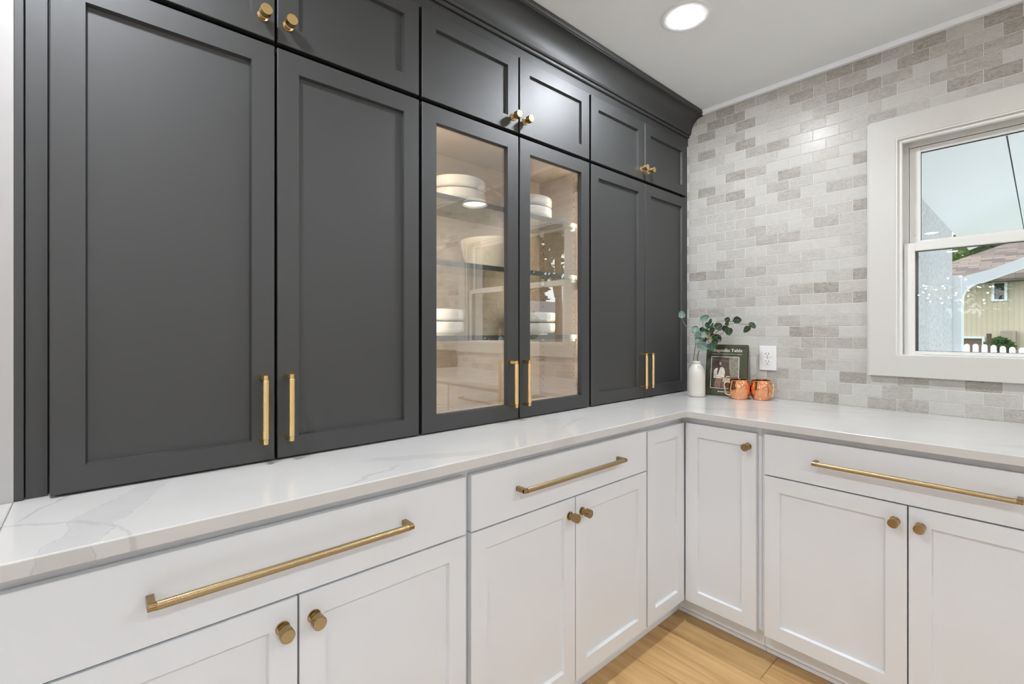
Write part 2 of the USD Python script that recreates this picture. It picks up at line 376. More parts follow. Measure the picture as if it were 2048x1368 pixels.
MT = {(0, 2), (0, 3), (1, 3), (2, 2), (2, 7), (3, 6), (4, 6), (5, 4), (5, 6), (6, 5), (7, 7), (8, 10), (8, 11), (9, 5), (9, 7), (9, 9), (10, 9), (10, 10), (12, 8), (15, 7), (15, 8), (16, 5), (16, 8), (19, 5), (19, 7), (19, 9), (22, 8), (24, 8), (26, 1), (26, 5), (27, 0), (27, 1), (27, 3), (27, 6), (28, 1), (28, 4), (28, 5), (29, 3), (29, 6), (29, 7), (29, 8), (29, 9)}
CY0, CY1, CZ0, CZ1 = -.9085, .5013, 1.061, 2.153            # outer edge of the window casing
PH, PW, J = .05143, .1036, .0022
trng = random.Random(5)
tiles = []
for r in range(30):
    z0, z1 = .9146 + PH * r + J / 2, .9146 + PH * (r + 1) - J / 2
    off = .0978 if r % 2 == 0 else .0463
    for c in range(-26, 12 + (r % 2)):
        y0, y1 = off + PW * c + J / 2, off + PW * (c + 1) - J / 2
        y1 = min(y1, 1.43)
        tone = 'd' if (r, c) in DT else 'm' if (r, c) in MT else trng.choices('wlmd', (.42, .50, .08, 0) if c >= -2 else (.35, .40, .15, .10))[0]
        tilt = (trng.uniform(-1, 1) * .0003, trng.uniform(-1, 1) * .0003, trng.uniform(0, .0003))
        a, b = max(z0, .9150), z1
        def put(ya, yb, za, zb):
            if yb - ya > .012 and zb - za > .008: tiles.append((ya, yb, za, zb, tone, tilt))
        gap = .0115
        if b <= CZ0 or a >= CZ1 or y1 <= CY0 or y0 >= CY1 + gap: put(y0, y1, a, b)
        else:                                                    # cut round the casing
            if y1 > CY1 + gap: put(max(y0, CY1 + gap), y1, a, b)
            if y0 < CY0: put(y0, min(y1, CY0), a, b)
            if a < CZ0 < b: put(y0, y1, a, CZ0 - .001)
            elif a < CZ1 < b: put(y0, y1, CZ1 + .001, b)
def tile_mesh(t):
    ya, yb, za, zb, tone, (s1, s2, dp) = t; m = box(XT, XT + .007, ya, yb, za, zb, .0009)
    v = np.array(m.vertices); near = v[:, 0] < XT + .002
    v[near, 0] += dp + s1 * np.sign(v[near, 1] - (ya + yb) / 2) + s2 * np.sign(v[near, 2] - (za + zb) / 2)
    return tm(v, m.faces)
def seen(t):
    P = np.array([XT, (t[0] + t[1]) / 2, (t[2] + t[3]) / 2 - CAMZ]); d = P @ FW
    if d < .3: return 0.
    px, py = CXPX + FPX * (P @ RT) / d, CYPX - FPX * P[2] / d
    if not (1372 < px < 2075 and -15 < py < 1368): return 0.
    return (t[1] - t[0]) * (t[3] - t[2]) / d ** 3 * (P @ np.array([1, 0, 0]))
tiles.sort(key=seen, reverse=True)
for t in tiles[:300]:
    part(wr, 'tile', tile_mesh(t), TILE[t[4]])
for tone in 'wlmd':
    rest = [tile_mesh(t) for t in tiles[300:] if t[4] == tone]
    if rest: part(wr, 'tile_field', rest, TILE[tone], kind='stuff')

# window
win = thing('window_1', kind='structure')
def casing(name, pts):
    poly = [(x, y, z) for x in (2.522, XT + .004) for y, z in pts]; return part(win, name, trimesh.convex.convex_hull(np.array(poly)), TRIM)
casing('casing_board', [(CY1, CZ0), (CY1, CZ1), (WY1, WZ1), (WY1, WZ0)]); casing('casing_board', [(CY0, CZ0), (CY0, CZ1), (WY0, WZ1), (WY0, WZ0)])
casing('casing_board', [(CY1, CZ1), (CY0, CZ1), (WY0, WZ1), (WY1, WZ1)]); casing('casing_board', [(CY1, CZ0), (CY0, CZ0), (WY0, WZ0), (WY1, WZ0)])
def frame(x0, x1, oy0, oy1, oz0, oz1, wl_, wr_, wb, wt, c=.0015):
    return [box(x0, x1, oy1 - wl_, oy1, oz0, oz1, c), box(x0, x1, oy0, oy0 + wr_, oz0, oz1, c), box(x0, x1, oy0 + wr_, oy1 - wl_, oz0, oz0 + wb, c), box(x0, x1, oy0 + wr_, oy1 - wl_, oz1 - wt, oz1, c)]
part(win, 'jamb', frame(2.524, 2.73, WY0 - .004, WY1 + .004, WZ0 - .004, WZ1 + .004, .010, .010, .006, .010, 0), SASHP)
part(win, 'stop_bead', frame(2.535, 2.556, WY0, WY1, WZ0, WZ1, .020, .020, .003, .020), SASHP)
ls = part(win, 'lower_sash', frame(2.560, 2.592, WY0 + .018, .3895, WZ0 + .002, 1.619, .0357, .0357, .016, .033), SASHP)
part(ls, 'glass_pane', box(2.574, 2.578, WY0 + .05, .3565, WZ0 + .015, 1.590), WPANE)
part(ls, 'gasket', frame(2.5785, 2.586, WY0 + .053, .3545, WZ0 + .0175, 1.5868, .0095, .0045, .002, .004, 0), plain('dark_gasket', (.05, .06, .06), .5))
part(ls, 'lift_rail', box(2.552, 2.562, WY0 + .10, .325, WZ0 + .003, WZ0 + .0115, .002), SASHP)
us = part(win, 'upper_sash', frame(2.596, 2.628, WY0 + .030, .3765, 1.600, 2.0265, .0365, .0365, .033, .0225), SASHP)
part(us, 'glass_pane', box(2.610, 2.614, WY0 + .065, .3415, 1.630, 2.0055), WPANE)
part(us, 'gasket', frame(2.606, 2.6098, WY0 + .0655, .3412, 1.6325, 2.0045, .0022, .0022, .002, .0032, 0), plain('black_gasket', (.02, .022, .022), .5))
part(win, 'sash_track', frame(2.5965, 2.628, WY0 + .006, .4045, 1.600, WZ1 - .006, .0265, .0225, .002, .026, .001), SASHP)
part(us, 'tilt_latch', box(2.593, 2.5965, .352, .360, 1.655, 1.676, .001), SASHP)
part(us, 'blind_stop', frame(2.629, 2.66, WY0 + .006, .4055, WZ0 + .002, WZ1 - .002, .022, .022, .01, .022, 0), SASHP)
w2 = thing('window_2', kind='structure')
part(w2, 'window_frame', frame(-6.10, -5.985, .25, 1.25, .95, 2.10, .07, .07, .07, .07), TRIM)
part(w2, 'glass_pane', box(-6.06, -6.055, .30, 1.20, 1.0, 2.05), WPANE)

# ------------------------------------------------------------------ charcoal hutch
HL = Run(YU, 'L')
SEC = [(-.1035, .7845, (-.0683, .3507), (.3575, .7790)), (.7845, 1.6404, (.7900, 1.2106), (1.2177, 1.6340)), (1.6404, 2.5000, (1.6468, 2.0692), (2.0734, 2.4940))]
LZ0, LZ1, UZ0, UZ1 = .9190, 1.9950, 2.0090, 2.3017
NAMES = ['nearest the left wall', 'in the middle', 'beside the tiled wall']
for i, (b0, b1, A, B) in enumerate(SEC):
    lab = ['tall charcoal countertop cabinet with two solid shaker doors, at the left end', 'charcoal countertop cabinet with two glazed doors and lit glass shelves',
           'tall charcoal countertop cabinet with two solid shaker doors, next to the marble tiles'][i]
    t = thing('countertop_cabinet', lab, 'cabinet', ((b0 + b1) / 2, YU, CT))
    if i != 1:
        part(t, 'body', HL.box(b0, b1, .050, .320, CT + .0005, 1.9960), DARK)
        for j, (u0, u1) in enumerate((A, B)):
            d = shaker_door(t, HL, u0, u1, LZ0, LZ1, DARK)
            add_pull(d, HL, [u1 - .0297, u0 + .0252][j] if i == 0 else [u1 - .0377, u0 + .0160][j], 1.0545, .174, True, GOLD, GOLDK)
    else:
        a0, a1, dz = b0 + .0005, b1 - .0005, .018
        part(t, 'side_panel', [HL.box(a0, a0 + dz, .048, .312, CT + .0005, 2.0018)], INNER); part(t, 'side_panel', HL.box(1.6352, a1, .048, .312, CT + .0005, 2.0018), INNER)
        part(t, 'back_panel', HL.box(a0 + dz, 1.6352, .312, .320, CT + .0005, 2.0018), INNER)
        part(t, 'bottom_panel', HL.box(a0 + dz, 1.6352, .048, .312, CT + .0005, .9405), INNER); part(t, 'top_panel', HL.box(a0 + dz, 1.6352, .048, .312, 1.9745, 2.0018), INNER)
        part(t, 'face_frame', [HL.box(a0, a0 + .028, .026, .0475, CT + .0005, 2.0018), HL.box(a1 - .028, a1, .026, .0475, CT + .0005, 2.0018),
                               HL.box(a0 + .028, a1 - .028, .026, .0475, CT + .0005, .950), HL.box(a0 + .028, a1 - .028, .026, .0475, 1.965, 2.0018)], DARK)
        for j, (u0, u1) in enumerate((A, B)):
            s = .054
            d = part(t, 'door', HL.mesh(shaker_frame(u0, u1, LZ0, LZ1, s=s, rec=.016, bev=.0015)), DARK)
            part(d, 'glass_pane', HL.mesh(loft(u0 + s, u1 - s, LZ0 + s, LZ1 - s, [(0.0005, .0165), (0.0005, .0125)], cap0=True, cap1=True)), PANE)
            add_pull(d, HL, [u1 - .041, u0 + .0178][j], 1.0545, .174, True, GOLD, GOLDK)
            if j == 1:
                for hz in (1.005, 1.460, 1.905):
                    part(d, 'hinge', [HL.box(u1 - .046, u1 - .012, .021, .030, hz - .022, hz + .022, .002), HL.box(u1 - .018, u1 - .0065, .030, .075, hz - .008, hz + .008, .002),
                                      HL.box(u1 - .0040, u1 + .0006, .050, .095, hz - .022, hz + .022, .001)], CHROME)
        for zt in (1.736, 1.502, 1.2355):
            sh = part(t, 'glass_shelf', HL.box(a0 + dz + .001, 1.6342, .0721, .308, zt - .014, zt), SHELFG)
            part(sh, 'polished_edge', HL.box(a0 + dz + .001, 1.6342, .0705, .0720, zt - .0190, zt), SHELFE)
            for yy in (.090, .285):
                part(sh, 'shelf_clip', [HL.box(1.617, 1.6350, yy - .008, yy + .008, zt - .030, zt - .0145, .003)], CLIP)
        pins = [HL.box(1.6349, 1.6356, v - .0022, v + .0022, zz - .0022, zz + .0022) for v in (.090, .285) for zz in np.arange(.985, 1.95, .032) if min(abs(zz - q) for q in (1.725, 1.49, 1.224)) > .02]
        part(t, 'shelf_pin_holes', pins, GAPB, kind='stuff')
        LED = emit('warm_led', (1.0, .80, .60), 58.0)
        for u in (a0 + dz + .0015, 1.6337):
            part(t, 'led_strip', HL.box(u - .0014, u + .0014, .0485, .0530, .965, 1.960), LED, label='glowing warm strip light')
    ul = ['charcoal upper cabinet under the crown at the left end, with a pair of brass knobs', 'charcoal upper cabinet directly above the glazed doors, two brass knobs', 'charcoal upper cabinet under the crown nearest the tiled wall'][i]
    t = thing('upper_cabinet', ul, 'cabinet', ((b0 + b1) / 2, YU, 2.002))
    part(t, 'body', HL.box(b0, b1, .050, .320, 2.0080, 2.3075), DARK)
    for j, (u0, u1) in enumerate((A, B)):
        d = shaker_door(t, HL, u0, u1, UZ0, UZ1, DARK, s=.0525)
        part(d, 'knob', knob(HL, [u1 - .0275, u0 + .0265][j], UZ0 + .0525), GOLD, 35)
t = thing('filler_panel', 'narrow charcoal filler strips closing the hutch against the left wall', 'trim', (-.112, YU, CT))
part(t, 'scribe_strip', HL.box(-.1203, -.1062, .0225, .30, CT + .0005, 2.3075, .001), DARK); part(t, 'stile', HL.box(-.1050, -.0725, .029, .0495, CT + .0005, 2.3075, .0006), DARK)
t = thing('end_filler', 'charcoal filler strip between the hutch and the tiled wall', 'trim', (2.515, YU, CT))
part(t, 'stile', HL.box(2.5003, 2.5385, .024, .30, CT + .0005, 2.3075), DARK)
t = thing('crown_molding', 'charcoal crown molding with cove running along the ceiling above the hutch', 'molding', (1.2, YU, 2.3075))
part(t, 'frieze_board', HL.box(-.1203, 2.5388, .018, .050, 2.3077, 2.372), DARK)
cove = [(1.3455, 2.3500), (1.3390, 2.3500), (1.3355, 2.3530), (1.3350, 2.3590), (1.3375, 2.3610), (1.3375, 2.3640), (1.3300, 2.3650), (1.3275, 2.3680)]
for k in range(11):
    q = k / 10 * math.pi / 2; cove.append((1.3255 - .066 * (1 - math.cos(q)), 2.3715 + .078 * math.sin(q)))
cove += [(1.2560, 2.4497), (1.2560, 2.4540), (1.2520, 2.4555), (1.2490, 2.4600), (1.2490, 2.4660), (1.2530, 2.4680), (1.2530, CEIL - .0003), (1.40, CEIL - .0003), (1.40, 2.3722), (1.3455, 2.3722)]
cp = Polygon(cove).buffer(0)
ex = trimesh.creation.extrude_polygon(cp, 2.6585, engine='earcut'); P = ex.vertices
part(t, 'crown', tm(np.c_[P[:, 2] - .1203, P[:, 0], P[:, 1]], ex.faces[:, ::-1] if False else ex.faces), DARK, 25)
part(t, 'backing_block', box(-.1203, 2.5385, 1.401, 1.65, 2.3080, CEIL - .001), DARK)

# ------------------------------------------------------------------ counter
ct = thing('countertop', 'white quartz worktop with grey veins, running along both walls in an L', 'countertop', (2.2, 1.3, .886))
def slab(poly, c=.0025):
    L = Polygon(poly); loops = []
    for ins, z in ((.002, .886), (0, .888), (0, CT - c), (c * .3, CT - c * .3), (c, CT)):
        q = L.buffer(-ins, join_style=2) if ins else L
        pts = np.array(q.exterior.coords)[:-1]
        ref = np.array(poly); order = [int(np.argmin(np.linalg.norm(pts - r_, axis=1))) for r_ in ref]
        loops.append(np.c_[pts[order], np.full(len(ref), z)])
    n = len(poly); v = np.vstack(loops); f = []
    for i in range(len(loops) - 1):
        for j in range(n):
            a, b, c_, d = i * n + j, i * n + (j + 1) % n, (i + 1) * n + (j + 1) % n, (i + 1) * n + j
            f += [(a, b, c_), (a, c_, d)]
    tv, tf = trimesh.creation.triangulate_polygon(Polygon(poly), engine='earcut')
    idx = [int(np.argmin(np.linalg.norm(np.array(poly) - p, axis=1))) for p in tv]
    for tri in tf:
        a, b, c_ = (idx[k] for k in tri); f += [(a + (len(loops) - 1) * n, b + (len(loops) - 1) * n, c_ + (len(loops) - 1) * n), (c_, b, a)]
    m = tm(v, f); m.fix_normals(); return m
XC, YC = 1.871, 1.003
part(ct, 'slab', slab([(-.1210, YC), (XC, YC), (XC, -.945), (2.5395, -.945), (2.5395, 1.6590), (-.1210, 1.6590)]), QUARTZ)
part(ct, 'slab', slab([(-1.0, YC), (-.1214, YC), (-.1214, 1.3505), (-1.0, 1.3505)]), QUARTZ)

# ------------------------------------------------------------------ white base cabinets
BL, BR = Run(YB, 'L'), Run(XB, 'R')
BZ0, BZ1, DZ0, DZ1 = .0955, .7045, .7090, .8620
def base_cab(label, run, b0, b1, fronts, dz1=DZ1, pull_u=None, knob_in=.029, deep=.615):
    t = thing('base_cabinet', label, 'cabinet', tuple(run.pts([((b0 + b1) / 2, 0, 0)])[0]))
    part(t, 'body', run.box(b0 + .0004, b1 - .0004, .022, deep, .1000, .8855), WHITE)
    part(t, 'bottom_rail', run.box(b0 + .0004, b1 - .0004, .050, .0615, .028, .0999, .001), WHITE)
    part(t, 'toe_kick', run.box(b0 + .0004, b1 - .0004, .088, .10, 0.0005, .0995), WHITE)
    part(t, 'shoe_board', run.box(b0 + .0004, b1 - .0004, .062, .0875, 0.0005, .048, .002), WHITE)
    (u0, u1), doors = fronts
    d = part(t, 'drawer', run.mesh(slab_front(u0, u1, DZ0, dz1)), WHITE)
    add_pull(d, run, (u0 + u1) / 2 if pull_u is None else pull_u, .7915, .499, False, BRONZE, BRONZEK)
    for j, (a, b) in enumerate(doors):
        q = shaker_door(t, run, a, b, BZ0, BZ1, WHITE)
        part(q, 'knob', knob(run, b - knob_in if j == 0 else a + knob_in, .6507), BRONZE, 35)
    return t
base_cab('white base cabinet with drawer and double doors under the left end of the hutch', BL, -.1150, .7518, ((-.1070, .7425), ((-.1070, .3137), (.3177, .7425))), pull_u=.3143)
base_cab('white base cabinet with drawer and double doors below the glazed cabinet', BL, .7518, 1.6115, ((.7605, 1.6050), ((.7605, 1.1857), (1.1895, 1.6050))), pull_u=1.1708)
base_cab('white base cabinet with wide drawer and double doors below the window', BR, -.7158, .1500, ((-.7005, .1405), ((-.7005, -.2815), (-.2775, .1405))), pull_u=-.2831)
t = thing('corner_cabinet', 'white corner base cabinet with two narrow doors meeting at a right angle', 'cabinet', (2.1, 1.2, 0))
part(t, 'body', [box(1.6119, 2.535, YB + .022, 1.637, .10, .8855), box(XB + .022, 2.514, .7162, YB + .022, .10, .8855)], WHITE)
part(t, 'bottom_rail', [box(1.6119, XB + .0615, YB + .050, YB + .0615, .028, .0999, .001), box(XB + .050, XB + .0615, .7162, YB + .050, .028, .0999, .001)], WHITE)
part(t, 'toe_kick', [box(1.6119, XB + .10, YB + .088, YB + .10, .0005, .0995), box(XB + .088, XB + .10, .7162, YB + .088, .0005, .0995)], WHITE)
part(t, 'shoe_board', [box(1.6119, XB + .0875, YB + .062, YB + .0875, .0005, .048, .002), box(XB + .062, XB + .0875, .7162, YB + .062, .0005, .048, .002)], WHITE)
shaker_door(t, BL, 1.6165, 1.8965, BZ0, DZ1 - .004, WHITE)
d = shaker_door(t, BR, -1.0185, -.7300, BZ0, DZ1 - .004, WHITE)
part(d, 'knob', knob(BR, -.7590, .8045), BRONZE, 35)
base_cab('white base cabinet beyond the right edge of the picture, next to the range', BR, .1500, .9430, ((.1560, .9360), ((.1560, .5440), (.5480, .9360))))
base_cab('white base cabinet beyond the left edge of the picture', BL, -.990, -.1150, ((-.985, -.121), ((-.985, -.555), (-.551, -.121))), deep=.325)
t = thing('kitchen_island', 'white kitchen island with quartz top standing behind the camera', 'island', (-.35, -1.85, 0))
part(t, 'body', box(-1.45, .75, -2.25, -1.35, .001, .884, .002), WHITE); part(t, 'top', box(-1.50, .80, -2.32, -1.28, .8845, CT, .003), QUARTZ)
t = thing('runner_rug', 'cream woven runner on the oak floor between island and worktop', 'rug', (-.45, -.30, 0))
part(t, 'pile', box(-2.3, 1.02, -1.05, .42, .0005, .010, .004), bumped('cream_wool', (.80, .80, .79), .9, 400, .6, .004))
part(t, 'fringe', [box(x0, x0 + .05, y, y + .006, .0005, .004) for x0 in (-2.352, 1.022) for y in np.arange(-1.04, .41, .018)], bumped('fringe_wool', (.72, .71, .68), .9, 400, .3), kind='stuff')
t = thing('range', 'steel range with black glass front beyond the right end of the worktop', 'range', (2.2, -1.33, 0))
STEEL, BLACKG = brass('stainless_steel', (.62, .62, .61), .3), plain('black_glass', (.012, .012, .013), .08)
part(t, 'body', box(1.905, 2.53, -1.710, -.950, 0.001, .905, .003), STEEL); part(t, 'oven_door', box(1.880, 1.904, -1.70, -.96, .17, .76, .004), BLACKG)
part(t, 'cooktop', box(1.90, 2.53, -1.710, -.950, .906, .925, .003), BLACKG); part(t, 'backguard', box(2.47, 2.53, -1.71, -.95, .926, 1.07, .004), BLACKG)
part(t, 'oven_handle', tube([(1.835, -1.64, .70), (1.835, -1.02, .70)], .011, 14), STEEL, 35)
for yy in np.linspace(-1.60, -1.06, 5):
    k = lathe([(0, 0), (.02, 0), (.018, .028), (0, .03)], 20); part(t, 'control_knob', move(xf(k, rot([0, 1, 0], -90)), 1.9045, yy, .83), STEEL, 35)

# ------------------------------------------------------------------ lamps
LENS = emit('lamp_lens', (.945, .985, 1.055), LAMP)
RINGM = plain('lamp_ring_white', (.90, .92, .93), .4)
def downlight(x, y, label):
    t = thing('recessed_light', label, 'ceiling light', (x, y, CEIL), None)
    ringp = [(.066, .0), (.067, -.004), (.088, -.0045), (.094, -.0025), (.0945, 0), (.066, 0)]
    part(t, 'trim_ring', move(lathe(ringp, 56), x, y, CEIL - .0002), RINGM, 40)
    part(t, 'lens', move(lathe([(0, -.0100), (.025, -.0092), (.045, -.0070), (.058, -.0040), (.0655, -.0006), (.0655, -.0002), (0, -.0002)], 56), x, y, CEIL - .0002), LENS)
    return t
downlight(1.724, .923, 'glowing round recessed ceiling light above the worktop corner')
for yy, rowl in ((.923, 'above the hutch run'), (-1.15, 'above the island row'), (-3.2, 'by the far wall')):
    for xx, coll in ((1.724, 'nearest the window wall'), (-.12, 'second from the window wall'), (-2.62, 'third from the window wall'), (-4.75, 'farthest from the window wall')):
        if (xx, yy) == (1.724, .923): continue
        q = downlight(xx, yy, f'round recessed ceiling light behind the camera, {rowl}, {coll}'); tag(stage.GetPrimAtPath(q), group='recessed lights behind the camera')
t = thing('wall_sconce', 'white gooseneck wall lamp above the window', 'wall lamp', (XT, -.204, 2.30))
SCW = plain('white_enamel', (.80, .79, .76), .3)
part(t, 'wall_plate', move(xf(lathe([(0, 0), (.055, 0), (.055, .012), (.045, .018), (0, .02)], 36), rot([0, 1, 0], -90)), XT - .0001, -.204, 2.30), SCW, 35)
part(t, 'arm', tube(smooth_path([(2.524, -.204, 2.30), (2.44, -.204, 2.335), (2.32, -.204, 2.385), (2.22, -.204, 2.375), (2.18, -.204, 2.325)]), .008, 12), SCW, 35)
part(t, 'shade', move(lathe([(.014, .115), (.022, .112), (.03, .085), (.06, .05), (.095, .012), (.098, 0), (.094, 0), (.09, .012), (.056, .046), (.02, .08), (.014, .085)], 40), 2.18, -.204, 2.215), SCW, 35)
part(t, 'bulb', move(lathe([(0, .028), (.085, .024), (.085, .012), (0, .012)], 32), 2.18, -.204, 2.215), emit('sconce_bulb', (1, .9, .75), 4.))
t = thing('chandelier', 'brass chandelier of many small bulbs hanging behind the camera', 'chandelier', (-3.0, .70, 1.75))
BULB = emit('warm_bulbs', (1., .80, .50), 22.)
crng = np.random.default_rng(3); arms, bulbs = [], []
arms.append(tube([(-3., .70, 1.75), (-3., .70, CEIL - .001)], .006, 8)); arms.append(move(trimesh.creation.icosphere(2, .04), -3., .70, 1.75))
for k in range(30):
    d = crng.normal(size=3); d /= np.linalg.norm(d); d[2] *= .45; rr = crng.uniform(.28, .42)
    arms.append(tube([(-3., .70, 1.75), (-3. + d[0] * rr, .70 + d[1] * rr, 1.75 + d[2] * rr)], .003, 6)); bulbs.append(d * (rr + .012) + np.array([-3., .70, 1.75]))
part(t, 'frame', arms, GOLD, 35)
for b in bulbs: part(t, 'bulb', move(trimesh.creation.icosphere(1, .010), *b), BULB, True)

# ------------------------------------------------------------------ dishes in the glazed cabinet
def bowl_mesh(r, h, foot=.7):
    o = [(0, .004), (r * foot - .006, .004), (r * foot - .004, 0), (r * foot, 0), (r * foot + .002, .005), (r * .90, .007), (r * .97, .012), (r, .021), (r * 1.0, h * .8), (r * .995, h - .002), (r * .985, h), (r * .965, h - .001),
         (r * .955, h * .7), (r * .93, .026), (r * .84, .016), (0, .014)]
    return lathe(o, 64)
bm = bowl_mesh(.115, .050)
STK = [('on the top glass shelf, behind the left glass door', 1.064, 1.530, 1.7363), ('on the top glass shelf, behind the right glass door', 1.440, 1.530, 1.7363),
       ('on the lowest glass shelf, behind the left glass door', .961, 1.530, 1.2358), ('on the lowest glass shelf, behind the right glass door', 1.462, 1.530, 1.2358)]
first = None
for place, x, y, z in STK:
    for k in range(2):
        lab = f"{'upper' if k else 'lower'} white bowl of the pair {place}"
        loc = (x, y, z + k * .0462)
        if first is None:
            first = thing('stacking_bowl', lab, 'bowl', loc, 'low white bowls stacked in pairs on the glass shelves'); part(first, 'dish', move(bm, *loc), CERAM, 40)
        else: copy_of(first, lab, loc)
LINEN = ceramic('cream_ceramic', (.76, .72, .65), .35)
big = [(0, .003), (.10, .003), (.103, 0), (.108, 0), (.112, .004), (.128, .05), (.139, .10), (.142, .118), (.140, .1205), (.136, .118), (.133, .10), (.122, .05), (.10, .012), (0, .009)]
solo('serving_bowl', move(lathe(big, 72), 1.250, 1.520, 1.5023), LINEN, 'large cream tapered serving bowl on the middle glass shelf', 'bowl', 40)

# ------------------------------------------------------------------ things on the counter
BX, BY = 2.3290, 1.1880
vp = [(0, .001), (.037, 0), (.0405, .0015), (.0418, .005), (.0425, .015), (.0427, .060), (.0425, .108), (.0412, .124), (.0375, .138), (.0315, .150), (.0248, .159), (.0205, .1645), (.0188, .168), (.0192, .170), (.0208, .172), (.0212, .1755), (.0208, .180), (.0195, .182), (.0165, .1815), (.0155, .178), (.0150, .165), (.022, .152), (.034, .130), (.037, .10), (.037, .012), (0, .010)]
solo('bottle_vase', move(lathe(vp, 64), BX, BY, CT + .0003), VASEM, 'off-white stoneware bottle vase holding eucalyptus, in the counter corner', 'vase', 40)
LEAVES = [(2.2461, 1.2241, 1.3368, 46, 64, 95, 0) ,(2.3423, 1.1521, 1.3189, 75, 46, 35, 0) ,(2.2873, 1.1741, 1.2586, 58, 56, 70, 0) ,(2.3691, 1.1818, 1.2612, 38, 40, 60, 1) ,(2.371, 1.1534, 1.2787, 50, 56, 80, 1) ,(2.379, 1.133, 1.2765, 24, 58, 80, 1) ,(2.2783, 1.1554, 1.2354, 60, 46, -40, 0) ,(2.3071, 1.1433, 1.2333, 50, 56, 60, 0) ,(2.4146, 1.1147, 1.2724, 72, 60, 45, 2) ,(2.4365, 1.0772, 1.3096, 36, 44, 60, 2) ,(2.4163, 1.0711, 1.2907, 34, 40, 90, 2) ,(2.4165, 1.0189, 1.3075, 62, 52, 10, 2) ,(2.4165, 1.0618, 1.2496, 56, 62, -80, 2) ,(2.4052, 0.9694, 1.2628, 62, 56, -120, 2) ,(2.4353, 0.9539, 1.2776, 48, 58, -70, 2) ,(2.2772, 1.1297, 1.1751, 84, 72, -15, 0) ,(2.3692, 1.1283, 1.1702, 50, 66, -70, 1) ,(2.4205, 1.1229, 1.2119, 64, 72, -60, 2) ,(2.4131, 1.1428, 1.2264, 52, 44, 20, 2) ,(2.3607, 1.1625, 1.2037, 34, 56, 80, 2) ,(2.3553, 1.1406, 1.2413, 30, 44, 60, 3) ,(2.3523, 1.1299, 1.2175, 34, 26, 0, 3) ,]
LEAVES += [(2.300, 1.165, 1.205, 58, 54, 120, 0), (2.345, 1.150, 1.252, 50, 56, 110, 1), (2.385, 1.135, 1.255, 46, 54, 50, 2), (2.40, 1.125, 1.195, 48, 50, -30, 2), (2.335, 1.160, 1.218, 44, 48, 20, 1), (2.43, 1.085, 1.265, 44, 50, 130, 2), (2.375, 1.14, 1.30, 34, 52, 95, 1)]
STEMS = [[(2.3193, 1.1993, 1.0954), (2.3274, 1.1921, 1.1787), (2.3249, 1.1943, 1.2204), (2.3062, 1.2109, 1.2578), (2.2844, 1.2302, 1.287), (2.2775, 1.2363, 1.312)] ,[(2.3342, 1.186, 1.0954), (2.3374, 1.1832, 1.1329), (2.3529, 1.1694, 1.1787), (2.3685, 1.1556, 1.2037), (2.4028, 1.1252, 1.237), (2.4162, 1.0772, 1.2866), (2.4166, 1.0489, 1.3006), (2.4164, 1.0129, 1.29), (2.4157, 0.9775, 1.2856), (2.4146, 0.9503, 1.2853)] ,[(2.3685, 1.1556, 1.2037), (2.4154, 1.11, 1.2287), (2.4162, 1.0772, 1.2578), (2.4165, 1.061, 1.2824), (2.4166, 1.0368, 1.2883)] ,[(2.3274, 1.1921, 1.1787), (2.3405, 1.1805, 1.212), (2.3529, 1.1694, 1.2537), (2.3545, 1.168, 1.2995)] ,[(2.3685, 1.1556, 1.2037), (2.3903, 1.1363, 1.2537), (2.4028, 1.1252, 1.287), (2.4163, 1.0732, 1.301)] ,]
def leaf_mat(name, a, b, vein):
    n = {'t': ('texture_coordinate', {}), 'n': ('noise_texture', dict(scale=120, detail=3)), 'r': ('rgb_ramp', dict(ramp=[(.35, a), (.65, b)])),
         'p': ('principled_bsdf', dict(roughness=.5)), 'tr': ('translucent_bsdf', dict(color=tuple(c * 1.3 for c in b))), 'm': ('mix_closure', dict(fac=.18)),
         'at': ('attribute', dict(attribute='vein')), 'x': ('mix_color', dict(b=vein))}
    return mat(name, n, [('t.object', 'n.vector'), ('n.fac', 'r.fac'), ('r.color', 'x.a'), ('at.fac', 'x.fac'), ('x.result', 'p.base_color'), ('p.BSDF', 'm.closure1'), ('tr.BSDF', 'm.closure2')], 'm.closure')
LM = [leaf_mat('eucalyptus_teal', (.17, .27, .23), (.26, .37, .33), (.36, .45, .40)), leaf_mat('eucalyptus_green', (.035, .10, .05), (.07, .16, .09), (.16, .27, .18)),
      leaf_mat('eucalyptus_dark', (.022, .052, .022), (.05, .085, .035), (.16, .21, .12)), leaf_mat('eucalyptus_young', (.16, .18, .03), (.24, .24, .06), (.3, .3, .12))]
